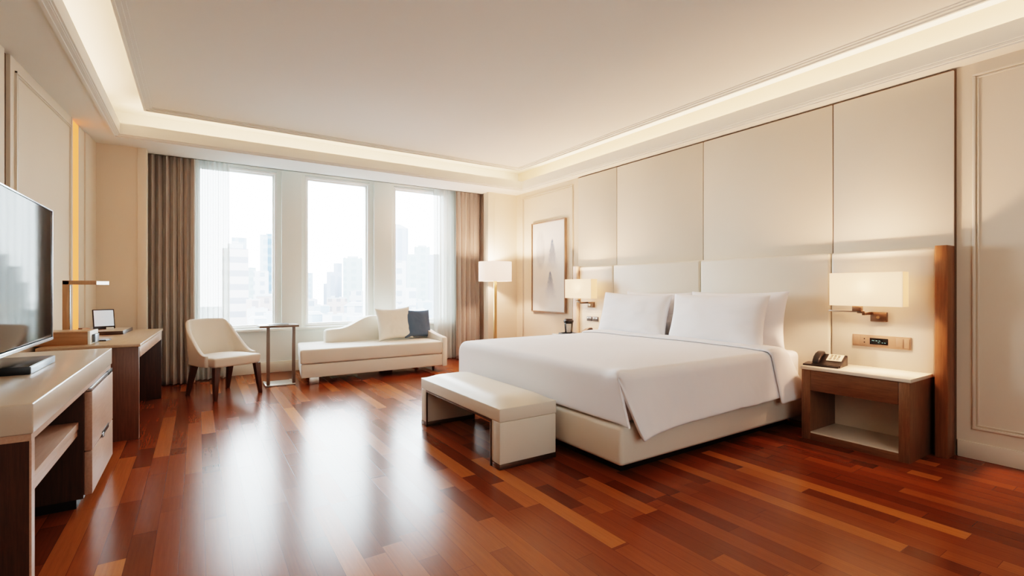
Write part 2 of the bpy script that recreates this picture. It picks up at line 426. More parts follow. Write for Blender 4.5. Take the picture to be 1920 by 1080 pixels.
# left wall: oblique, with a lit slot
def lw_prism(mb, y0, y1, d0, d1, z0, z1):
    """slab along the oblique wall; d = distance into the room"""
    mb.hexa([(XL(y0)+d0, y0, z0), (XL(y0)+d1, y0, z0), (XL(y1)+d1, y1, z0), (XL(y1)+d0, y1, z0),
             (XL(y0)+d0, y0, z1), (XL(y0)+d1, y0, z1), (XL(y1)+d1, y1, z1), (XL(y1)+d0, y1, z1)]); return mb
mb = MB(); lw_prism(mb, .2, 4.49, -.25, 0, 0, 2.9); lw_prism(mb, 4.49, 4.585, -.25, -.03, 0, 2.9)
lw_prism(mb, 4.585, 5.985, -.25, 0, 0, 2.9); lw_prism(mb, 5.985, 6.21, -.25, -.05, 0, 2.9); lw_prism(mb, 6.21, 6.44, -.25, -.012, 0, 2.9)
lw_prism(mb, 6.44, 7.9, -.25, 0, 0, 2.9)
wl = struct('wall_left', mb, 'wallcover', smooth=False)
mb = MB(); lw_prism(mb, 4.49, 4.585, -.03, -.022, 0, ZS); build('groove', mb, 'shadowgap', wl, smooth=False)
mb = MB(); lw_prism(mb, YB-.2, .2, -.25, .01, 0, 2.9); build('unseen_dark_lining', mb, 'dark_veneer', wl, smooth=False)  # dark lining added out of view to dim the near end
mb = MB()                                                         # picture-frame moulding on the main left panel
for d, w in ((0, .012), (.022, .008)):
    y0, y1, z0, z1 = 4.66+d, 5.93-d, .3+d, 2.70-d
    lw_prism(mb, y0, y1, 0, .012, z1-w, z1); lw_prism(mb, y0, y1, 0, .012, z0, z0+w)
    lw_prism(mb, y0, y0+w, 0, .012, z0, z1); lw_prism(mb, y1-w, y1, 0, .012, z0, z1)
struct('trim_4', mb, 'trimpaint', smooth=False)
mb = MB(); lw_prism(mb, 5.955, 5.985, 0, .004, 0, ZS); struct('trim_5', mb, 'trimpaint', smooth=False)
mb = MB(); lw_prism(mb, 5.99, 6.205, -.049, -.004, .05, ZS-.01)
tag(build('light_strip', mb, 'amber', smooth=False), 'glowing amber vertical light strip recessed in the left wall', 'light')
# far wall: piers, sill wall, mullion piers, header
mb = MB()
mb.box(-1.3, -.56, YP, YP+.13, 0, 2.79); mb.box(4.12, XR, YP, YP+.13, 0, 2.79)
mb.box(-1.3, -.72, YP+.13, 7.95, 0, 3.14); mb.box(4.36, XR+.1, YP+.13, 7.95, 0, 3.14)
struct('wall_far', mb, 'wallcover', smooth=False)
mb = MB(); mb.box(-.565, -.48, YP-.012, YP+.14, 0, 2.785, .003); mb.box(4.0, 4.13, YP-.012, YP+.14, 0, 2.785, .003)
struct('trim_6', mb, 'trimpaint')
mb = MB(); mb.box(-.8, 4.4, 7.62, 7.95, 0, .61); mb.box(-.8, 4.4, 7.62, 7.95, 2.86, 3.14)
WX = ((-.02, .951), (1.327, 2.278), (2.669, 3.64))
mb.box(-.8, WX[0][0], 7.60, 7.95, .6, 2.87); mb.box(WX[2][1], 4.4, 7.60, 7.95, .6, 2.87)
for a, b in ((.951, 1.327), (2.278, 2.669)):
    mb.box(a+.0, b-.0, 7.60, 7.95, .6, 2.87); mb.box(a+.055, b-.055, 7.535, 7.62, .6, 2.87, .004)
struct('wall_window', mb, 'white')
mb = MB(); mb.box(-.8, 4.4, 7.52, 7.66, .595, .632, .008)
struct('trim_7', mb, 'white')
mb = MB(); mb.box(-.8, 4.4, 7.585, 7.63, 0, .135, .005); mb.box(-.8, 4.4, 7.60, 7.63, .135, .15, .003)
struct('baseboard_far', mb, 'trimpaint')
for i, (a, b) in enumerate(WX):
    f = MB(); f.ring(a, b, 7.60, 7.72, .632, 2.85, .032, 'XZ', .004); f.ring(a+.03, b-.03, 7.64, 7.70, .66, 2.82, .022, 'XZ', .003)
    w = struct('window_%d' % (i+1), f, 'frame_white')
    g = MB(); g.box(a+.05, b-.05, 7.672, 7.676, .68, 2.80); build('pane', g, 'glass', w, smooth=False)
# right wall dressing
mb = MB()
p = MB(); p.box(4.55, XR, YB, .62, 0, 2.775); build('unseen_dark_lining', p, 'dark_veneer', wr, smooth=False)  # dark slab added out of view to cut light near the camera
pn = [1.155, 1.946, 3.205, 4.477, 5.235]
for a, b in zip(pn, pn[1:]):
    p = MB(); p.box(4.545, XR, a+.004, b-.004, .0, 2.765, .006); build('wall_panel', p, 'panel', wr)
g = MB(); g.box(4.556, XR, 1.150, 5.240, 0, 2.774); build('shadow_gap', g, 'shadowgap', wr, smooth=False)
mb = MB()
for (y0, y1) in ((.65, 1.064), (5.372, 6.66)):
    for d, w, t in ((0, .016, .014), (.024, .01, .008)):
        mb.ring(XR-t, XR, y0+d, y1-d, .21+d, 2.70-d, w, 'YZ', .003)
struct('trim_8', mb, 'trimpaint')
mb = MB(); mb.box(4.552, XR, .62, 1.143, 0, .118, .004); mb.box(4.552, XR, 5.247, YP, 0, .118, .004)
struct('baseboard_right', mb, 'trimpaint')
mb = MB(); lw_prism(mb, YB, 4.48, 0, .016, 0, .118); lw_prism(mb, 4.59, 5.95, 0, .016, 0, .118); struct('baseboard_left', mb, 'trimpaint', smooth=False)

# ------------------------------------------------------------------ headboard
hb = thing('headboard', 'long cream padded headboard in four panels with wooden end posts', 'headboard', (4.5, 3.2, 0))
hy = [1.228, 1.928, 3.187, 4.463, 5.118]
for a, b in zip(hy, hy[1:]):
    p = MB(); p.box(4.462, 4.543, a+.003, b-.003, .30 if a > 1.5 and b < 4.6 else .55, 1.495, .022, 4); build('padded_panel', p, 'leather', hb)
p = MB(); p.box(4.40, 4.544, 1.155, 1.226, 0, 1.502, .003); build('end_post', p, 'post', hb)
p = MB(); p.box(4.42, 4.544, 5.12, 5.20, 0, 1.502, .003); build('end_post', p, 'lit_post', hb)
for a, b in ((1.228, 1.925), (4.466, 5.117)):
    p = MB(); p.box(4.50, 4.543, a, b, .0, .545); build('lower_panel', p, 'dark_veneer', hb)

# ------------------------------------------------------------------ bed
BX, BY0, BY1 = 2.20, 2.13, 4.33
bed = thing('bed', 'wide bed with a cream leather base and white mattress against the headboard', 'bed', (3.3, 3.23, 0))
p = MB(); p.box(BX, 4.455, BY0, BY1, .083, .335, .03, 4); build('bed_base', p, 'leather', bed)
p = MB(); p.box(BX+.12, 4.4, BY0+.12, BY1-.12, 0, .09); build('plinth', p, 'black', bed, smooth=False)
p = MB(); p.box(2.215, 4.455, 2.165, 4.29, .335, .648, .05, 5); build('mattress', p, 'linen', bed)
p = MB(); p.box(4.2, 4.458, 2.165, 4.295, .335, .352, .006); build('mattress_pad', p, 'taupe_metal', bed)

dv = thing('duvet', 'white duvet spread over the bed, its side hanging over the base', 'duvet', (3.1, 3.23, .33))
ZT = .672
def duvet_pt(s, t, lift=0., cuff=False):
    """s: metres along the bed from its foot edge (negative = down the foot end); t: metres across from the near edge (negative = hanging flap)"""
    W = BY1-BY0
    x = BX-.005+max(s, 0); y = BY0+min(max(t, 0), W); z = ZT+lift
    rr = .055
    # gentle loft of the filling
    a = min(max(s, 0)/.5, 1); b = min(max(t, 0)/.45, 1)*min(max(W-t, 0)/.45, 1)
    z += .018*math.sin(a*PI/2)*math.sin(b*PI/2) + .006*noise.noise(Vector((x*1.7, y*2.1, 3)))
    def fall(d, extra=0):                          # rounded edge, then straight down
        if d <= 0: return 0, 0
        L = rr*PI/2
        if d < L: th = d/rr; return rr*math.sin(th), rr*(1-math.cos(th))
        return rr, rr+(d-L)
    # foot end
    if s < rr*1.0:
        d = rr-s; o, dz = fall(d); x = BX-.005+rr-o; z -= dz
    if t < rr and t > -2:
        d = rr-t; o, dz = fall(d); y = BY0+rr-o-lift; z -= dz
        k = max(0., -t)
        if k > 0:
            sw = .075*(k/.36)**1.1                 # flap swings out
            wv = .010*(k/.36)*math.sin(s*5.3+1)+.008*(k/.36)*noise.noise(Vector((s*3, 1, 0)))
            wv += .006*noise.noise(Vector((s*9, k*5, 2)))+.004*noise.noise(Vector((s*22, k*16, 7)))*(k/.36)
            y -= sw+wv
            x += .24*k*max(0., 1-s/.7)              # free corner drifts towards the head
    if t > W-rr:
        d = t-(W-rr); o, dz = fall(d); y = BY1-rr+o; z -= dz
    return Vector((x, y, z))
S0, S1 = -.30, 1.86
def srange(k): return S0+(S1-S0)*k
def trange(k, hang=.375): return -hang+(BY1-BY0+hang+.30)*k
nu, nv = 96, 116
def dfn(u, v):
    s, t = srange(u), trange(v)
    # hem rises a little towards the head
    if t < 0:
        h = .375-.035*min(max(s, 0)/1.2, 1)+.025*math.exp(-((s-.0)/.12)**2)
        t *= h/.375
    if s < 0 and t < .02: t = max(t, .02)
    p_ = duvet_pt(s, t)
    if s < 0: p_.y -= .11*(-s/.30)**1.2*math.exp(-t/.10)
    # pinched fold at the near foot corner
    d2 = ((s-.02)**2+(t-.03)**2)
    p_ += Vector((-.03, -.024, .022))*math.exp(-d2/.007)
    return p_
i0 = int(round((0-S0)/(S1-S0)*nu)); j0 = int(round(.375/(BY1-BY0+.675)*nv))
p = MB(); p.grid(dfn, nu, nv, skip=lambda i, j: i < i0 and j < j0)
o = build('duvet_cover', p, 'linen', dv, ang=80, sub=1, solid=.022, soff=-1)
def cfn(u, v):
    t = trange(v, .40); s = 1.70-.10*(t/2.2 if t > 0 else 0)+u*(.20+.16*min(1, max(0, -t)/.36)+.05)
    if t < 0: s += .02*(-t)/.36
    return duvet_pt(s, t*1.0, .022+.006*math.sin(u*PI))
p = MB(); p.grid(cfn, 12, 116)
build('turned_down_edge', p, 'linen', dv, ang=80, sub=1, solid=.02, soff=-1)

def pillow_mb(w, h, t, pinch=.07, seed=0, n=26, sq=.42):
    """pillow standing in the local X(width)-Z(height) plane, thickness along Y"""
    mb = MB()
    def side(sg):
        def fn(a, b):
            u, v = 2*a-1, 2*b-1
            # outline draws in between the corners
            x = u*(w/2)*(1-pinch*(1-v*v)); z = v*(h/2)*(1-pinch*1.3*(1-u*u))
            k = (max(0, 1-abs(u)**2.4))**sq*(max(0, 1-abs(v)**2.4))**sq
            y = sg*t/2*k
            e = 1-max(abs(u), abs(v))
            wr = .010*noise.noise(Vector((u*2.2+seed, v*2.2, seed*3.1)))+.005*noise.noise(Vector((u*6+seed, v*6, seed)))
            y += sg*wr*min(1, e*3)
            r_ = math.atan2(v, u); rad = math.hypot(u, v)
            y += sg*.008*math.sin(r_*14+seed)*max(0, rad-.75)*min(1, e*5)
            return (x, y, z+h/2)
        return fn
    mb.grid(side(-1), n, n); mb.grid(side(1), n, n)
    bmesh.ops.remove_doubles(mb.bm, verts=mb.bm.verts, dist=.0006)
    return mb
def place_pillow(name, label, cat, w, h, t, mat, loc, facing, lean, roll=0, group=None, pinch=.07, seed=0, sq=.42):
    """facing: rotation about Z of the pillow's front (-Y); lean: top tips backwards"""
    o = build(name, pillow_mb(w, h, t, pinch, seed, sq=sq), mat, None, local=True, ang=80, sub=1)
    o.location = loc; o.rotation_mode = 'XYZ'
    o.rotation_euler = (Matrix.Rotation(facing, 4, 'Z') @ Matrix.Rotation(-lean, 4, 'X') @ Matrix.Rotation(roll, 4, 'Y')).to_euler()
    return tag(o, label, cat, group)
gp = 'white bed pillows against the headboard'
F = -PI/2          # front towards -X
place_pillow('bed_pillow', 'white bed pillow in front, nearest the reading lamp over the telephone nightstand', 'pillow', 1.03, .50, .20, 'linen', (4.03, 2.76, .665), F, R(14), 0, gp, .065, 1)
place_pillow('bed_pillow', 'white bed pillow in front, on the window side of the bed', 'pillow', 1.02, .50, .20, 'linen', (4.02, 3.78, .665), F, R(14), R(1), gp, .065, 2)
place_pillow('bed_pillow', 'white bed pillow behind the front pillow on the nightstand side', 'pillow', 1.02, .53, .17, 'linen', (4.23, 2.68, .655), F, R(10), R(-.5), gp, .07, 3)
place_pillow('bed_pillow', 'white bed pillow mostly hidden behind the front pillow on the window side', 'pillow', .96, .52, .17, 'linen', (4.23, 3.62, .655), F, R(10), R(.5), gp, .07, 4)

# ------------------------------------------------------------------ bench at the bed's foot
bn = thing('bench', 'cream leather bench with bronze edging at the foot of the bed', 'bench', (1.9, 3.35, 0))
p = MB()
def bench_top(u, v):
    x = 1.66+.475*u; y = 2.69+1.325*v
    e = min(u, 1-u)*.475; f = min(v, 1-v)*1.325
    k = (1-max(0, 1-e/.16)**2.2)*(1-max(0, 1-f/.22)**2.2)
    return (x, y, .402+.05*k)
p.grid(bench_top, 24, 48)
build('cushion_top', p, 'leather', bn, ang=80)
p = MB(); p.box(1.66, 2.135, 2.69, 4.015, .312, .404, .008, 3); build('cushion_border', p, 'leather', bn)
for a, b, q in ((2.69, 2.80, 2.80), (3.905, 4.015, 3.895)):
    p = MB(); p.box(1.664, 2.131, a+.002, b, .034, .312, .006, 3); lg = build('leg_panel', p, 'leather', bn)
    p = MB(); p.box(1.662, 2.133, a+.003, b, 0, .034, .002); build('bronze_plinth', p, 'bronze', lg)
p = MB()
for xa, xb in ((1.658, 1.672), (2.123, 2.137)):
    p.box(xa, xb, 2.80, 3.905, .300, .313, .001); p.box(xa, xb, 2.80, 2.813, 0, .300, .001); p.box(xa, xb, 3.892, 3.905, 0, .300, .001)
p.box(1.672, 2.123, 2.805, 3.90, .306, .312)
build('bronze_lining', p, 'bronze', bn)

# ------------------------------------------------------------------ nightstands
def nightstand(y0, y1, label, xf=4.06):
    ns = thing('nightstand', label, 'nightstand', (4.28, (y0+y1)/2, 0), group='nightstands either side of the bed')
    xb = 4.497; w = .035
    p = MB(); p.box(xf-.012, xb, y0-.008, y1+.004, .553, .578, .003); build('stone_top', p, 'stone', ns)
    for a, b in ((y0, y0+.065), (y1-.065, y1)):
        p = MB(); p.box(xf, xb, a, b, 0, .553, .003); build('side_panel', p, 'veneer_v', ns)
    p = MB(); p.box(xf, xb, y0+.065, y1-.065, 0, .055, .002); build('bottom_rail', p, 'veneer_h', ns)
    p = MB(); p.box(xf+.004, xb-.02, y0+.066, y1-.066, .055, .066); build('shelf', p, 'stone', ns)
    p = MB(); p.box(xb-.02, xb, y0+.065, y1-.065, .055, .553); build('back_panel', p, 'stone', ns)
    p = MB(); p.box(xf+.002, xf+.03, y0+.067, y1-.067, .39, .549, .002); p.box(xf+.03, xb-.03, y0+.075, y1-.075, .40, .54); build('drawer', p, 'veneer_h', ns)
    return ns
nightstand(1.262, 1.965, 'walnut nightstand with cream top and open shelf, right of the bed')
nightstand(4.50, 5.19, 'nightstand mostly hidden beyond the bed, its cream top by the picture')

# wall reading lamps ------------------------------------------------------------
def reading_lamp(y0, y1, py0, py1, label, armlen):
    yc = (y0+y1)/2
    t = thing('reading_lamp', label, 'lamp', (4.462, yc, 1.0), group='wall reading lamps over the nightstands')
    xf, xb, z0, z1 = 4.245, 4.355, 1.062, 1.318
    p = MB(); th = .004
    p.box(xf, xf+th, y0, y1, z0, z1); p.box(xb-th, xb, y0, y1, z0, z1); build('lamp_shade', p, 'shade', t, smooth=False)
    for ya in (y0, y1-th):
        p = MB(); p.box(xf+th, xb-th, ya, ya+th, z0, z1); build('shade_end', p, 'shade_side', t, smooth=False)
    p = MB(); p.box(4.435, 4.462, py0, py1, .938, 1.012, .003); pl = build('wall_plate', p, 'bronze', t)
    p = MB(); p.cyl((4.435, (py0+py1)/2, .972), .011, -.01, 20, axis='X'); build('reading_light_knob', p, 'brass', pl)
    p = MB(); sy = py1+.035
    p.box(4.28, 4.32, sy-.03, sy+.03, 1.02, 1.068, .002); p.box(4.30, 4.445, py1-.012, py1+.006, .99, 1.012, .002)
    p.box(4.29, 4.31, py1-.012, sy, 1.004, 1.024, .002); build('bracket', p, 'bronze', t)
    p = MB(); p.box(4.292, 4.312, sy, sy+armlen, 1.012, 1.024, .002); build('swing_arm', p, 'nickel', t)
    p = MB(); p.tube([(4.3, sy, 1.06), (4.3, yc, 1.08), (4.3, yc, 1.16)], .006); build('stem', p, 'brass', t)
    p = MB(); p.cyl((4.3, yc, 1.15), .022, .06, 16, .016); build('bulb', p, 'led', t)
    for zz, e, sp in ((1.20, 1, 0),):
        l = bpy.data.lights.new('reading_glow', 'POINT'); l.energy = LAMP_W; l.color = (1, .53, .33); l.shadow_soft_size = .05
        lo = bpy.data.objects.new('reading_glow', l); COL.objects.link(lo); lo.location = (4.3, yc, zz)
LAMP_W = 75
reading_lamp(1.362, 1.842, 1.524, 1.632, 'lit rectangular reading lamp on the headboard right of the bed', .20)
reading_lamp(4.64, 5.16, 4.80, 4.915, 'lit rectangular reading lamp on the headboard beside the picture', .03)

# socket panels -----------------------------------------------------------------
sk = thing('socket_panel', 'brown socket and clock panel under the lamp right of the bed', 'socket panel', (4.46, 1.57, .73))
p = MB(); p.box(4.452, 4.463, 1.378, 1.762, .735, .829, .003); build('cover_plate', p, 'bronze_plate', sk)
for a, b in ((1.712, 1.752), (1.425, 1.470), (1.386, 1.418)):
    p = MB(); p.box(4.4485, 4.453, a, b, .748, .816, .002); build('switch', p, 'bronze_plate', sk)
p = MB(); p.box(4.4485, 4.453, 1.658, 1.702, .748, .816, .002); so = build('socket', p, 'bronze_plate', sk)
p = MB(); p.cyl((4.4487, 1.676, .797), .005, -.002, 12, axis='X'); p.cyl((4.4487, 1.676, .769), .005, -.002, 12, axis='X'); build('socket_hole', p, 'black', so)
p = MB(); p.box(4.447, 4.453, 1.520, 1.640, .757, .807, .002); ds = build('display', p, 'display', sk)
p = MB()
for y_, w_ in ((1.625, .016), (1.60, .012), (1.58, .010)): p.box(4.4465, 4.4471, y_-w_, y_, .785, .789)
for y_, w_ in ((1.585, .01), (1.56, .008), (1.545, .012)): p.box(4.4465, 4.4471, y_-w_, y_, .772, .775)
build('display_glyphs', p, 'glyph', ds, smooth=False)
sk = thing('switch_panel', 'small pair of dark grey switches on the headboard by the far nightstand', 'switch panel', (4.46, 4.84, .75))
for a, b in ((4.845, 4.95), (4.725, 4.832)):
    p = MB(); p.box(4.452, 4.463, a, b, .755, .815, .003); pl = build('switch_plate', p, 'grey_button', sk)
    for k in range(2):
        p = MB(); c_ = a+(b-a)*(.28+.44*k); p.box(4.449, 4.453, c_-.015, c_+.015, .785, .803, .001); build('button', p, 'nickel', pl)

# telephones --------------------------------------------------------------------
def telephone(loc, rz, label, hmat='black'):
    t = thing('telephone', label, 'telephone', loc, rz, 'bedside telephones')
    # local: front -X, width along Y
    p = MB(); p.prism([(-.10, 0), (.10, 0), (.10, .078), (.085, .082), (-.02, .035), (-.10, .016)], 'Y', -.105, .095, .004); build('phone_base', p, 'black', t, local=True)
    p = MB(); p.hexa([(-.13, -.10, 0), (.0, -.10, 0), (.0, .15, 0), (-.12, .15, 0), (-.13, -.10, .012), (.0, -.10, .02), (.0, .15, .02), (-.12, .15, .012)], .004); build('rest_tray', p, 'black', t, local=True)
    sl = math.atan2(.047, .105)
    mt = Matrix.Translation((.03, -.035, .0615)) @ Matrix.Rotation(-sl, 4, 'Y')
    p = MB(); p.box(-.05, .05, -.055, .05, -.003, .003, .002, mat=mt); kp = build('keypad_plate', p, 'keypad', t, local=True)
    for i in range(4):
        for j in range(3):
            p = MB(); p.box(-.035+i*.02, -.024+i*.02, -.034+j*.025, -.018+j*.025, .003, .0055, .001, mat=mt); build('key', p, 'nickel', kp, local=True)
    pts = [(-.075, .075, .036), (-.06, .075, .05), (-.03, .075, .068), (.015, .075, .088), (.05, .075, .098), (.075, .075, .092)]
    p = MB()
    for k in range(len(pts)-1):
        pass
    prof = [(-.085, .022), (-.075, .045), (-.045, .066), (.0, .090), (.04, .104), (.075, .104), (.088, .09), (.085, .076), (.06, .076), (.045, .085), (.0, .068), (-.04, .046), (-.05, .026)]
    p.prism(prof, 'Y', .045, .095, .010, 3); build('handset', p, hmat, t, local=True, ang=60)
    return t
telephone((4.24, 1.845, .578), R(8), 'black telephone with cream keypad on the nightstand right of the bed')
telephone((4.24, 4.66, .578), R(-8), 'telephone with brown handset on the nightstand by the picture', 'mat_dark')
# tray and tumbler on the far nightstand
tr = thing('tray', 'small dark tray on the far nightstand under the tumbler', 'tray', (4.18, 5.02, .578))
p = MB(); p.box(4.09, 4.28, 4.87, 5.11, .578, .586, .003); build('tray_base', p, 'black', tr)
p = MB(); p.box(4.09, 4.095, 4.87, 5.11, .586, .597, .001); p.box(4.275, 4.28, 4.87, 5.11, .586, .597, .001); p.box(4.095, 4.275, 4.87, 4.875, .586, .597, .001); p.box(4.095, 4.275, 5.105, 5.11, .586, .597, .001); build('tray_rim', p, 'black', tr)
tm = thing('tumbler', 'dark lidded tumbler with pale panel on the far nightstand', 'tumbler', (4.2, 5.03, .587))
p = MB(); p.cyl((4.2, 5.03, .587), .046, .15, 28, .062, b=.004); cu = build('cup', p, 'black', tm)
p = MB(); p.cyl((4.2, 5.03, .735), .068, .03, 28, b=.005); p.cyl((4.2, 5.03, .765), .058, .02, 28, .05, b=.004); build('lid', p, 'black', tm)
p = MB()
def lab(u, v):
    th = PI+.88-1.15*(u-.5); zz = .605+.115*v; r_ = .0475+(zz-.587)/.15*.016+.001
    return (4.2+r_*math.cos(th), 5.03+r_*math.sin(th), zz)
p.grid(lab, 10, 6); build('label_panel', p, 'label_white', cu)

# ------------------------------------------------------------------ picture
pc = thing('picture', 'tall framed ink wash painting of misty peaks on the right wall', 'picture', (4.55, 5.937, 1.53))
p = MB(); p.ring(4.528, 4.568, 5.511, 6.363, .823, 2.239, .018, 'YZ', .002); build('frame', p, 'frame_wood', pc)
p = MB(); p.box(4.548, 4.566, 5.528, 6.346, .84, 2.222); build('canvas', p, 'painting', pc, smooth=False)

# ------------------------------------------------------------------ floor lamp
fl = thing('floor_lamp', 'floor lamp with white drum shade and brass pole in the far corner', 'lamp', (3.93, 6.5, 0))
p = MB(); p.cyl((3.93, 6.5, 0), .15, .02, 48, b=.004); build('base', p, 'brass', fl)
p = MB(); p.box(3.905, 3.955, 6.485, 6.515, .02, 1.42, .003); build('pole', p, 'brass', fl)
p = MB()
def drum(rad, z0, z1, inner):
    return lambda u, v: (3.93+rad*math.cos(2*PI*u), 6.5+rad*math.sin(2*PI*u), z0+(z1-z0)*v)
p.grid(drum(.26, 1.305, 1.612, 0), 64, 4); p.grid(drum(.255, 1.305, 1.612, 1), 64, 4)
build('lamp_shade', p, 'shade_floor', fl, ang=60)
p = MB()
for k in range(3):
    a = k*2*PI/3; p.tube([(3.93, 6.5, 1.42), (3.93+.256*math.cos(a), 6.5+.256*math.sin(a), 1.42)], .003, 6)
build('shade_ring', p, 'brass', fl)
p = MB(); p.cyl((3.93, 6.5, 1.42), .028, .07, 16, .02); build('bulb', p, 'led', fl)
l = bpy.data.lights.new('floor_lamp_glow', 'POINT'); l.energy = 44; l.color = (1, .58, .42); l.shadow_soft_size = .05
lo = bpy.data.objects.new('floor_lamp_glow', l); COL.objects.link(lo); lo.location = (3.93, 6.5, 1.53)

# ------------------------------------------------------------------ curtains
def curtain(name, label, cat, x0, x1, yc, ztop, folds, amp, mat, seed, lean=0., gather=0.):
    t = thing(name, label, cat, ((x0+x1)/2, yc, .01), group=name+'s at the windows')
    n = folds*10; rnd = random.Random(seed)
    ph = [rnd.uniform(-.5, .5) for _ in range(folds+2)]; am = [rnd.uniform(.65, 1.25) for _ in range(folds+2)]
    def fn(u, v):
        z = .012+(ztop-.012)*v
        k = u*folds; i = int(min(k, folds-1e-6)); fr = k-i
        a = am[i]*(1-fr)+am[i+1]*fr; q = ph[i]*(1-fr)+ph[i+1]*fr
        w = math.sin(2*PI*k+q*1.2+.25*math.sin(v*2.3+i))
        bot = 1-.25*v
        y = yc+amp*a*w*bot+.012*noise.noise(Vector((u*9+seed, v*2.2, seed)))
        if v > .955: y += amp*.35*math.sin(2*PI*k*2+q)*(v-.955)/.045
        x = x0+(x1-x0)*u+lean*v*u+.008*math.sin(4*PI*k+q)+.006*noise.noise(Vector((u*5, v*1.5, seed+5)))
        return (x, y, z)
    p = MB(); p.grid(fn, n, 40)
    build('curtain_panel', p, mat, t, ang=180, solid=.003 if mat != 'sheer' else 0)
    if mat != 'sheer':
        p = MB(); p.grid(lambda u, v: tuple(Vector(fn(u, .966+.034*v))+Vector((0, -.006, 0))), n, 4); build('pleated_heading', p, mat, t, ang=180)
    p = MB(); p.box(x0-.01, x1+.01, yc-.012, yc+.012, ztop, ztop+.02); build('track', p, 'white', t, smooth=False)
curtain('drape', 'taupe drape hanging at the left of the windows, behind the desk', 'curtain', -.585, -.02, 7.27, 2.835, 8, .058, 'drape', 3)
curtain('drape', 'taupe drape hanging at the right of the windows, behind the floor lamp', 'curtain', 3.63, 4.335, 7.27, 2.835, 8, .062, 'drape', 8)
curtain('sheer_curtain', 'white sheer curtain at the left of the windows, behind the chair', 'curtain', -.16, .36, 7.43, 2.86, 9, .055, 'sheer', 11)
curtain('sheer_curtain', 'white sheer curtain at the right of the windows, beyond the sofa', 'curtain', 3.30, 3.86, 7.43, 2.86, 9, .055, 'sheer', 15)

# ------------------------------------------------------------------ chaise sofa
sf = thing('sofa', 'cream chaise sofa with a low curved back under the windows', 'sofa', (2.0, 6.75, 0))
SX0, SX1, SY0, SY1 = 1.055, 2.955, 6.35, 7.28
p = MB(); p.hexa([(SX0+.012, SY0+.01, .085), (SX1, SY0+.01, .085), (SX1, SY1, .085), (SX0+.13, SY1, .085), (SX0+.012, SY0+.01, .252), (SX1, SY0+.01, .252), (SX1, SY1, .252), (SX0+.13, SY1, .252)], .012, 3); build('base', p, 'sofa', sf)
p = MB()
def seat_top(u, v):
    x = SX0+(SX1-SX0)*u; y = SY0+(SY1-SY0)*v
    return (x, y, .43+.012*math.sin(PI*u)*math.sin(PI*v))
p.hexa([(SX0, SY0, .258), (SX1, SY0, .258), (SX1, SY1, .258), (SX0+.12, SY1, .258), (SX0, SY0, .437), (SX1, SY0, .437), (SX1, SY1, .437), (SX0+.12, SY1, .437)], .025, 4); build('seat_cushion', p, 'sofa', sf)
# curved back
prof = [(1.50, .42), (1.50, .575), (1.51, .60), (1.535, .614), (1.60, .618)]
for k in range(15):
    q = k/14; prof.append((1.66+.50*q, .620+.170*(q*q*(3-2*q))**1.1))
prof += [(2.26, .793), (2.955, .793), (2.955, .42)]
p = MB(); p.prism(prof, 'Y', 7.06, 7.22, .03, 4); build('curved_back', p, 'sofa', sf, ang=50)
prof = [(SY0+.01, .075), (SY0+.01, .475), (SY0+.03, .492), (6.75, .525), (7.0, .57), (7.14, .62), (7.20, .66), (7.24, .66), (7.24, .075)]
p = MB(); p.prism(prof, 'X', SX1+.002, SX1+.082, .02, 3); build('arm', p, 'sofa', sf, ang=50)
p = MB(); p.box(1.165, 1.275, 6.37, 6.40, 0, .09, .002); build('leg', p, 'nickel', sf)
for q in ((1.26, 7.15), (2.86, 7.15)):
    p = MB(); p.box(q[0], q[0]+.05, q[1], q[1]+.03, 0, .09, .002); build('leg', p, 'bronze', sf)
p = MB(); p.hexa([(2.86, 6.47, 0), (2.878, 6.47, 0), (2.878, 6.49, 0), (2.86, 6.49, 0), (2.852, 6.46, .09), (2.886, 6.46, .09), (2.886, 6.50, .09), (2.852, 6.50, .09)]); build('leg', p, 'legwood', sf)
p = MB(); p.box(2.25, 2.42, 6.95, 7.05, 0, .09, .002); build('centre_support', p, 'black', sf)
place_pillow('cushion', 'square off-white cushion leaning on the sofa back', 'cushion', .56, .50, .16, 'cushion_white', (2.44, 6.82, .437), R(4), R(14), R(-2), 'sofa cushions', .09, 7)
place_pillow('cushion', 'square slate navy cushion beside the off-white one on the sofa', 'cushion', .50, .455, .15, 'cushion_navy', (2.80, 6.865, .44), R(14), R(14), R(3), 'sofa cushions', .09, 9)

# ------------------------------------------------------------------ C-shaped side table
st = thing('side_table', 'slim bronze C-shaped side table between the chair and the sofa', 'table', (.85, 6.65, 0))
p = MB(); p.box(.625, 1.06, 6.46, 6.80, .718, .745, .003); build('tabletop', p, 'taupe_metal', st)
for x in (.700, .985):
    p = MB(); p.box(x, x+.037, 6.49, 6.515, .022, .718, .002); build('upright', p, 'taupe_metal', st)
p = MB(); p.box(.69, 1.022, 6.48, 6.50, 0, .022, .002); p.box(.69, .715, 6.50, 6.80, 0, .022, .002); p.box(.997, 1.022, 6.50, 6.80, 0, .022, .002); p.box(.715, .997, 6.50, 6.79, .004, .018); build('foot_frame', p, 'nickel', st)
mg = thing('magazine', 'thin grey magazine lying on the bronze side table', 'magazine', (.83, 6.62, .745))
p = MB(); p.box(.73, .95, 6.52, 6.72, .746, .752, .001); build('pages', p, 'label_white', mg, smooth=False)
p = MB(); p.box(.728, .952, 6.518, 6.722, .752, .754); build('cover', p, 'grey_edge', mg, smooth=False)

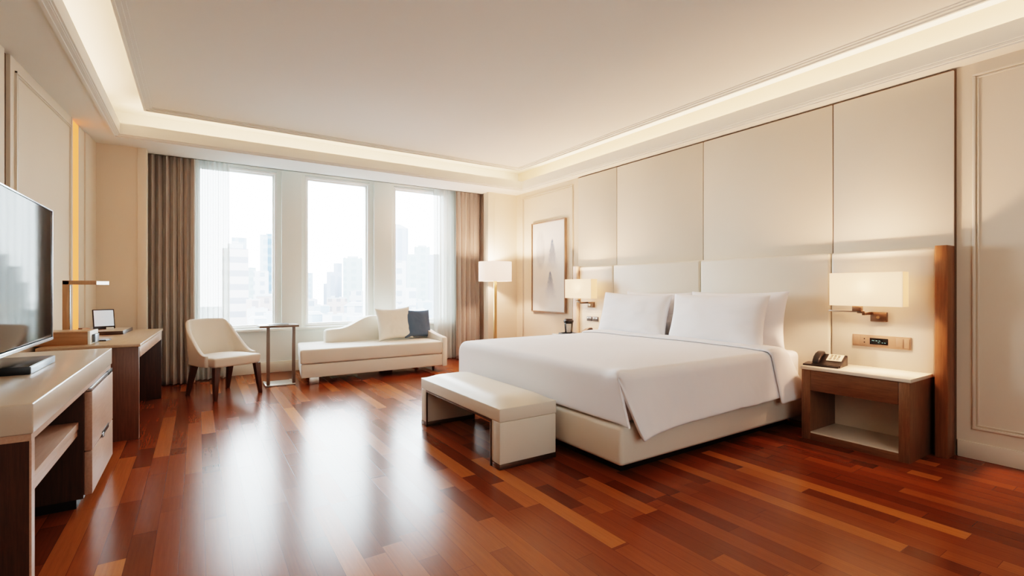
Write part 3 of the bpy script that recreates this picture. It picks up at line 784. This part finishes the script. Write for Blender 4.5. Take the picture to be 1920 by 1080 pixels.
# ------------------------------------------------------------------ chair
ch = thing('chair', 'cream upholstered chair with dark tapered legs by the left curtain', 'chair', (.255, 6.345, 0), R(27.5))
p = MB()
p.hexa([(-.255, -.27, .345), (.255, -.27, .345), (.235, .24, .345), (-.235, .24, .345), (-.265, -.285, .45), (.265, -.285, .45), (.235, .24, .45), (-.235, .24, .45)], .022, 4)
build('seat', p, 'sofa', ch, local=True)
p = MB()
def seat_dome(u, v):
    x = (2*u-1)*(.258-.02*v); y = -.278+.50*v
    k = math.sin(PI*u)**.45*math.sin(PI*min(1, v*1.0))**.45 if 0 < u < 1 and 0 < v < 1 else 0
    return (x, y, .437+.035*k)
p.grid(seat_dome, 24, 24); build('seat_pad', p, 'sofa', ch, local=True, ang=80)
p = MB()
def backfn(u, v):
    """wrap-around shell: u round the plan, v upwards"""
    q = 2*u-1; a = abs(q); sg = 1 if q > 0 else -1
    # plan curve: straight back, rounded corner, side running forward
    if a < .42: bx, by = .17*a/.42, .285-.02*(a/.42)**2
    elif a < .68:
        th = (a-.42)/.26*PI/2; bx, by = .17+.085*math.sin(th), .265-.085*(1-math.cos(th))
    else: bx, by = .255+.012*(a-.68)/.32, .18-.33*(a-.68)/.32
    def sm(x): x = min(1, max(0, x)); return x*x*(3-2*x)
    top = .845-.005*(a/.5)**2 if a < .5 else .84-.365*sm((a-.46)/.50)
    if a > .5: top = .84-.37*sm((a-.5)/.46)**.85
    z = .345+(top-.345)*v
    rec = .11*max(0, (z-.42)/.42)*(1 if a < .55 else max(0, 1-(a-.55)/.4))
    flare = 1-.06*max(0, (z-.45)/.4)
    return (sg*bx*flare, by+rec, z)
p.grid(backfn, 64, 22); build('backrest', p, 'sofa', ch, local=True, ang=80, solid=.04, soff=0, sub=1)
for sx, sy in ((-.225, -.245), (.225, -.245), (-.20, .22), (.20, .22)):
    ex = sx*1.12+(0.0); ey = sy*1.12 if sy < 0 else sy+.10
    p = MB(); a, b = .031, .017
    p.hexa([(ex-b, ey-b, 0), (ex+b, ey-b, 0), (ex+b, ey+b, 0), (ex-b, ey+b, 0), (sx-a, sy-a, .347), (sx+a, sy-a, .347), (sx+a, sy+a, .347), (sx-a, sy+a, .347)], .003)
    build('leg', p, 'legwood', ch, local=True)

# ------------------------------------------------------------------ desk
RZ = R(-2.2)
dk = thing('desk', 'brown wooden writing desk with taupe top along the left wall', 'desk', (-.39, 4.83, 0), RZ)
p = MB(); p.box(-.60, 0.012, -.012, 1.68, .735, .757, .002); build('desk_top', p, 'desk_top', dk, local=True)
p = MB(); p.box(-.59, .0, .0, .042, 0, .735, .002); build('side_panel', p, 'veneer', dk, local=True)
p = MB(); p.box(-.59, .0, 1.63, 1.67, 0, .735, .002); build('side_panel', p, 'dark_veneer', dk, local=True)
p = MB(); p.box(-.022, .002, .042, 1.63, .645, .735, .001); build('apron', p, 'pale_veneer', dk, local=True)
p = MB(); p.box(-.55, -.53, .042, 1.63, .25, .735); build('modesty_panel', p, 'dark_veneer', dk, local=True)
# things on the desk
org = thing('organizer', 'tan wooden organizer box with white end on the desk near the television', 'organizer', (-.86, 5.10, .757), R(-4))
p = MB(); p.box(-.24, .15, -.12, .12, .0, .095, .003); build('box_body', p, 'organizer', org, local=True)
p = MB(); p.box(-.24, .15, -.125, .125, .095, .105, .002); build('box_lid', p, 'lamp_wood', org, local=True)
p = MB(); p.box(.15, .165, -.12, .12, .0, .105, .002); build('end_panel', p, 'white', org, local=True)
p = MB(); p.box(.1655, .185, -.06, .06, .012, .075, .003); build('front_tab', p, 'grey_edge', org, local=True)
dl = thing('desk_lamp', 'angular tan desk lamp with a white lit bar end on the desk', 'lamp', (-.90, 5.36, .757), R(0))
p = MB(); p.box(-.05, .08, -.06, .06, 0, .012, .002); build('base', p, 'lamp_wood', dl, local=True)
p = MB(); p.box(-.03, .012, -.022, .022, .012, .503, .002); build('column', p, 'lamp_wood', dl, local=True)
p = MB(); p.box(.0125, .019, -.018, .018, .012, .47, .001); build('column_inlay', p, 'silver', dl, local=True)
p = MB(); p.box(-.03, .185, -.022, .022, .471, .505, .002); build('arm', p, 'lamp_wood', dl, local=True)
p = MB(); p.box(.186, .262, -.022, .022, .471, .500, .002); build('light_bar', p, 'led', dl, local=True)
bk = thing('desk_box', 'small dark-fronted box at the back of the desk behind the lamp', 'box', (-.93, 6.30, .757), R(-3))
p = MB(); p.box(-.045, .06, -.10, .06, 0, .05, .002); build('box_body', p, 'label_white', bk, local=True)
p = MB(); p.box(-.046, .0, -.108, -.1, 0, .052, .001); build('dark_front', p, 'mat_dark', bk, local=True)
bl = thing('desk_tray', 'dark brown leather tray on the desk under the tablet', 'tray', (-.71, 6.14, .757), R(-3))
p = MB(); p.box(-.16, .13, -.25, .26, 0, .032, .003); build('tray_body', p, 'mat_dark', bl, local=True)
p = MB(); p.box(-.155, .125, -.245, .255, .032, .035, .001); build('tray_top', p, 'cab_top', bl, local=True)
tb = thing('tablet', 'small tablet with reflective screen standing tilted on the leather tray', 'tablet', (-.77, 6.20, .792), R(20))
mt = Matrix.Rotation(R(-14), 4, 'X')
p = MB(); p.box(-.085, .085, -.008, .008, .004, .20, .004, mat=mt); tbb = build('tablet_case', p, 'black', tb, local=True)
p = MB(); p.box(-.076, .076, -.0095, -.0078, .03, .19, .0005, mat=mt); build('tablet_screen', p, 'tablet_screen', tbb, local=True)
p = MB(); p.box(-.07, .07, -.01, .09, 0, .006, .002); p.hexa([(-.03, .08, .004), (.03, .08, .004), (.03, .086, .004), (-.03, .086, .004), (-.03, .02, .12), (.03, .02, .12), (.03, .026, .12), (-.03, .026, .12)]); build('stand', p, 'black', tb, local=True)
cd = tag(build('card_holder', MB().box(-.735, -.68, 6.02, 6.04, .792, .822, .002), 'white'), 'small white card standing on the tray in front of the tablet', 'card')
nb = thing('phone_handset', 'small black phone lying on the desk beside the organizer', 'phone', (-.665, 5.28, .757), R(-8))
p = MB(); p.box(-.03, .04, -.07, .07, 0, .010, .004); build('phone_body', p, 'black', nb, local=True)
p = MB(); p.box(-.024, .034, -.062, .062, .010, .0108); build('phone_screen', p, 'black_gloss', nb, local=True)

# ------------------------------------------------------------------ television cabinet
cb = thing('television_cabinet', 'long brown cabinet with thick taupe top and drawers under the television', 'cabinet', (-.78, 3.3, 0))
CX0, CX1, CY0, CY1 = -1.055, -.49, 2.37, 4.265
p = MB(); p.box(CX0, CX1, CY0, CY1, .68, .79, .006, 3); build('thick_top', p, 'cab_top', cb)
p = MB(); p.box(CX0, CX1-.006, CY0+.006, CY1-.006, .655, .68); build('reveal_strip', p, 'pale_veneer', cb, smooth=False)
p = MB(); p.box(CX0, CX1-.012, CY0+.01, CY0+.05, 0, .655); ep = build('end_panel', p, 'dark_veneer', cb, smooth=False)
p = MB(); p.box(CX1-.012, CX1-.006, CY0+.01, CY0+.05, 0, .655); build('edge_strip', p, 'pale_veneer', ep, smooth=False)
p = MB(); p.box(CX0, CX1-.03, 3.478, CY1-.004, .05, .655); build('drawer_case', p, 'dark_veneer', cb, smooth=False)
p = MB(); p.box(CX0, CX1-.06, 3.484, CY1-.01, 0, .05); build('toe_kick', p, 'black', cb, smooth=False)
p = MB(); p.box(CX0, CX0+.02, CY0+.05, 3.478, .0, .655); build('back_panel', p, 'dark_veneer', cb, smooth=False)
p = MB(); p.box(CX0+.02, CX1-.055, CY0+.05, 3.478, .395, .43, .002); p.box(CX0+.05, CX1-.05, CY0+.05, 3.476, .433, .472, .002); build('shelf', p, 'pale_veneer', cb)
for z0, z1 in ((.062, .298), (.304, .628)):
    p = MB(); p.box(CX1-.03, CX1+.004, 3.50, CY1-.002, z0, z1, .003); d = build('drawer', p, 'pale_veneer', cb)
    if z0 < .1:
        h = MB(); h.box(CX1+.003, CX1+.008, 3.82, 4.06, .296, .325, .002); build('handle', h, 'black', d)
        h = MB(); h.box(CX1+.004, CX1+.014, 3.80, 3.84, .294, .318, .002); build('handle_end', h, 'silver', d)
    else:
        h = MB(); h.box(CX1-.03, CX1+.002, 3.50, 4.20, .632, .652, .001); build('handle_channel', h, 'silver', d)
        h = MB(); h.box(CX1-.03, CX1+.003, 4.08, 4.262, .630, .654, .001); build('finger_notch', h, 'black', d)
p = MB(); p.box(-.80, -.62, 2.62, 2.80, .472, .478, .001); tag(build('notepad', p, 'label_white'), 'pale notepad lying on the open shelf of the television cabinet', 'notepad')
bx = thing('media_box', 'flat black media box with a grey side on the television cabinet', 'media box', (-.8, 3.3, .79))
p = MB(); p.box(-.98, -.665, 3.16, 3.62, .79, .828, .002); build('box_body', p, 'black', bx)
p = MB(); p.box(-.665, -.66, 3.16, 3.62, .792, .826, .001); build('side_plate', p, 'grey_edge', bx)
# television
tv = thing('television', 'large black flat television with a thin silver edge on the left wall', 'television', (-.77, 3.3, .9))
TY0, TY1, TZ0, TZ1 = 2.45, 4.03, .895, 1.675
p = MB(); p.box(-.79, -.752, TY0, TY1, TZ0, TZ1, .003); build('housing', p, 'black', tv)
p = MB(); p.ring(-.756, -.744, TY0-.002, TY1+.002, TZ0-.002, TZ1+.002, .008, 'YZ', .001); p.box(-.756, -.742, TY0, TY1, TZ0-.012, TZ0+.006, .001); build('bezel', p, 'silver', tv)
p = MB(); p.box(-.751, -.748, TY0+.008, TY1-.008, TZ0+.01, TZ1-.008); build('screen', p, 'screen', tv, smooth=False)
p = MB(); p.box(-1.11, -.79, 3.05, 3.35, 1.15, 1.42); build('wall_bracket', p, 'black', tv, smooth=False)

# ------------------------------------------------------------------ city outside
CAMZ = 1.2; YAW = math.atan((960-370)/903.)
def ray(px):
    a = math.atan((px-960)/903.)-(-YAW)
    return Vector((math.sin(a), math.cos(a), 0)), math.cos(math.atan((px-960)/903.))
def fac(n, wall, glass, sx, sz, wf=.6, hf=.55):
    M[n] = m_facade(n, tuple(c*.62 for c in srgb(*wall)[:3])+(1,), tuple(c*.62 for c in srgb(*glass)[:3])+(1,), sx, sz, wf, hf); return n  # city haze is put into these pale facade colours, no haze volume
K = 1.0
fac('blue_glass', (113, 130, 147), (90, 110, 132), 3, 4, .8, .7)
fac('pale_blue', (144, 151, 159), (127, 137, 149), 4, 3.5, .6, .6)
fac('pink_white', (159, 153, 153), (119, 119, 126), 60, 3.2, .97, .45)
fac('white_grid', (165, 166, 170), (126, 131, 141), 3.4, 3.4, .5, .5)
fac('grey_lav', (141, 144, 156), (129, 134, 147), 5, 60, .5, .95)
fac('grey_green', (142, 151, 153), (131, 141, 144), 4.5, 3.6, .5, .6)
fac('old_pink', (156, 144, 141), (122, 117, 120), 2.5, 3, .5, .5)
M['city_ground'] = m_plain('hazy_ground', srgb(118, 122, 127), .9, var=.12, nscale=.05)
M['roof_pale'] = m_plain('pale_roof', srgb(126, 129, 134), .9, var=.08, nscale=.2)
ZG = -48
def tower(label, px0, px1, ytop, dist, mat, depth=None, roof=None, rot=0):
    """a tower block standing at `dist` metres along the view towards px, seen between px0 and px1"""
    d0, c0 = ray((px0+px1)/2); f = dist*c0
    w = (px1-px0)/903.*f; ctr = d0*dist; top = CAMZ+(540-ytop)/903.*f
    dep = depth or w*.9
    t = thing('tower_block', label, 'building', (ctr.x, ctr.y, ZG), math.atan2(-ctr.x, ctr.y)+rot)
    h = top-ZG
    p = MB(); p.box(-w/2, w/2, 0, dep, 0, h); build('facade', p, mat, t, local=True, smooth=False)
    p = MB()
    if roof == 'crown':
        p.box(-w*.28, w*.28, dep*.2, dep*.8, h, h+w*.12); p.box(-w*.46, -w*.38, dep*.1, dep*.9, h, h+w*.05); p.box(w*.38, w*.46, dep*.1, dep*.9, h, h+w*.05)
    elif roof == 'slant':
        p.hexa([(-w/2, 0, h), (w/2, 0, h), (w/2, dep, h), (-w/2, dep, h), (-w/2, 0, h+w*.25), (w*.1, 0, h+w*.2), (w*.1, dep, h+w*.2), (-w/2, dep, h+w*.25)])
    elif roof == 'step':
        p.box(-w*.3, w*.3, dep*.15, dep*.85, h, h+w*.22); p.box(-w*.12, w*.12, dep*.3, dep*.7, h+w*.22, h+w*.34)
    else:
        p.box(-w/2, w/2, 0, w*.03, h, h+w*.03); p.box(-w/2, w/2, dep-w*.03, dep, h, h+w*.03); p.box(-w*.2, w*.15, dep*.35, dep*.65, h, h+w*.07)
    build('roof', p, 'roof_pale', t, local=True, smooth=False)
    return t
tower('tall blue-grey tower rising behind the pinkish banded block, left window', 436, 461, 446, 260, 'pale_blue')
tower('pinkish white banded apartment block at the left of the left window', 420, 463, 466, 130, 'pink_white', roof='step')
tower('low pale green-grey tower beside the banded block, left window', 463, 479, 502, 300, 'grey_green')
tower('white gridded block before the blue glass tower, left window', 477, 502, 509, 210, 'white_grid')
tower('pale slab joined to the left side of the blue glass tower', 488, 501, 440, 228, 'pale_blue', depth=4)
tower('deep blue glass tower at the right of the left window', 500, 524, 439, 235, 'blue_glass')
tower('short blue-grey tower at the left edge of the middle window', 566, 586, 512, 330, 'pale_blue')
tower('low grey block at the foot of the middle window cluster', 607, 622, 532, 340, 'grey_lav')
tower('grey lavender tower second in the middle window cluster', 613, 628, 510, 320, 'grey_lav')
tower('slender pale tower in the middle of the middle window cluster', 626, 641, 494, 345, 'grey_lav')
tower('broad green-grey tower with a stepped crown in the middle window', 644, 679, 484, 250, 'grey_green', roof='crown')
tower('white gridded block before the broad crowned tower, middle window', 656, 684, 546, 170, 'white_grid')
tower('tall lavender tower with a slanted top, right window', 728, 765, 428, 300, 'grey_lav', roof='slant')
tower('white gridded block at the left edge of the right window', 730, 761, 490, 150, 'white_grid')
tower('small white block between the towers, right window', 760, 780, 540, 120, 'white_grid')
tower('left wing of the broad grey towers, right window', 763, 783, 477, 200, 'grey_green', depth=8)
tower('tallest of the broad grey towers, right window', 777, 806, 463, 245, 'grey_green', roof='crown')
tower('right wing of the broad grey towers, mostly behind the sheer curtain', 803, 832, 478, 200, 'grey_lav', depth=8)
# low roofs near the foot of the windows
def lowrise(label, px0, px1, ytop, dist, mat, gable):
    d0, c0 = ray((px0+px1)/2); f = dist*c0; w = (px1-px0)/903.*f; ctr = d0*dist; top = CAMZ+(540-ytop)/903.*f
    t = thing('low_house', label, 'building', (ctr.x, ctr.y, ZG), math.atan2(-ctr.x, ctr.y)+random.uniform(-.12, .12), 'low buildings below the windows')
    h = top-ZG; p = MB(); p.box(-w/2, w/2, 0, w*.6, 0, h); build('facade', p, mat, t, local=True, smooth=False)
    p = MB()
    if gable: p.prism([(-w*.53, h), (w*.53, h), (w*.3, h+w*.16), (-w*.3, h+w*.16)], 'Y', -w*.03, w*.63)
    else: p.box(-w/2, w/2, 0, w*.04, h, h+w*.05); p.box(-w*.3, -w*.1, w*.2, w*.4, h, h+w*.14); p.box(w*.1, w*.34, w*.15, w*.45, h, h+w*.09)
    build('roof', p, 'roof_pale', t, local=True, smooth=False)
LOW = [(463, 486, 562, 120, 'old_pink', 0), (482, 512, 556, 150, 'old_pink', 1), (466, 500, 580, 95, 'white_grid', 0), (496, 526, 588, 90, 'pale_blue', 0), (468, 498, 598, 75, 'white_grid', 1),
       (568, 594, 562, 170, 'white_grid', 0), (590, 616, 574, 130, 'pale_blue', 0), (614, 650, 560, 160, 'old_pink', 0), (646, 690, 574, 120, 'white_grid', 1), (570, 604, 590, 95, 'pale_blue', 1), (606, 648, 592, 92, 'white_grid', 0), (652, 700, 594, 88, 'pale_blue', 0),
       (736, 762, 572, 110, 'white_grid', 0), (778, 812, 566, 140, 'pale_blue', 0), (764, 800, 582, 100, 'white_grid', 0)]
wn_ = lambda px: 'left' if px < 540 else ('middle' if px < 710 else 'right')
for a in LOW:
    lowrise('low %s %s building among the roofs seen low in the %s window' % ({'old_pink': 'pinkish', 'white_grid': 'white', 'pale_blue': 'pale grey'}[a[4]], 'gabled' if a[5] else 'flat-roofed', wn_(a[0])), *a)
p = MB(); p.box(-700, 900, 20, 1500, ZG-1, ZG); struct('ground', p, 'city_ground', smooth=False)

# ------------------------------------------------------------------ light
w = bpy.data.worlds.new('overcast'); scn.world = w; w.use_nodes = True
nt = w.node_tree; bg = nt.nodes['Background']
tc = nt.nodes.new('ShaderNodeTexCoord'); sp = nt.nodes.new('ShaderNodeSeparateXYZ'); nt.links.new(tc.outputs['Generated'], sp.inputs[0])
cr = nt.nodes.new('ShaderNodeValToRGB'); cr.color_ramp.elements[0].position = .0; cr.color_ramp.elements[1].position = .6
cr.color_ramp.elements[0].color = (.97, .985, 1, 1); cr.color_ramp.elements[1].color = (.93, .965, 1, 1)
nt.links.new(sp.outputs[2], cr.inputs[0]); nt.links.new(cr.outputs[0], bg.inputs[0]); bg.inputs[1].default_value = 16

def area(name, loc, rot, sx, sy, power, col, portal=False, spread=180):
    l = bpy.data.lights.new(name, 'AREA'); l.shape = 'RECTANGLE'; l.size = sx; l.size_y = sy; l.energy = power; l.color = col
    if portal: l.cycles.is_portal = True
    l.spread = R(spread)
    o = bpy.data.objects.new(name, l); COL.objects.link(o); o.location = loc; o.rotation_euler = rot; return o
for a, b in WX:
    area('window_portal', ((a+b)/2, 7.74, 1.74), (-PI/2, 0, 0), b-a, 2.2, 1, (1, 1, 1), True)
WARM = (1, .58, .39)
CV = 3.2         # watts per metre of cove strip
area('cove_light', (-.80, 2.7, 2.835), (PI, 0, 0), .05, 7.0, CV*7.0, WARM)
area('cove_light', (4.50, 2.7, 2.835), (PI, 0, 0), .05, 7.0, CV*7.0, WARM)
area('cove_light', (1.84, 6.50, 2.835), (PI, 0, 0), 5.0, .05, CV*5.0, WARM)
area('cove_light', (1.84, -1.05, 2.835), (PI, 0, 0), 5.0, .05, CV*1.5, WARM)

# fill light added on the unseen back wall to lift the shaded near sides
area('back_fill_light', (1.4, YB+.05, 1.7), (PI/2, 0, 0), 3.2, 1.8, 27, (1, .96, .91))

# ------------------------------------------------------------------ camera
cam = bpy.data.cameras.new('camera'); co = bpy.data.objects.new('camera', cam); COL.objects.link(co)
cam.sensor_width = 36; cam.lens = 903/1920*36; cam.clip_start = .05; cam.clip_end = 3000
co.location = (0, 0, 1.2); co.rotation_euler = (PI/2, 0, -YAW)
scn.camera = co
scn.view_settings.view_transform = 'Filmic'
scn.view_settings.look = 'High Contrast'
scn.view_settings.exposure = .72
scn.view_settings.use_white_balance = True
scn.view_settings.white_balance_temperature = 6000
scn.view_settings.white_balance_tint = 2
cy = scn.cycles
cy.use_denoising = True; cy.max_bounces = 10; cy.diffuse_bounces = 6; cy.glossy_bounces = 4; cy.transparent_max_bounces = 12
cy.sample_clamp_indirect = 6; cy.caustics_reflective = False; cy.caustics_refractive = False
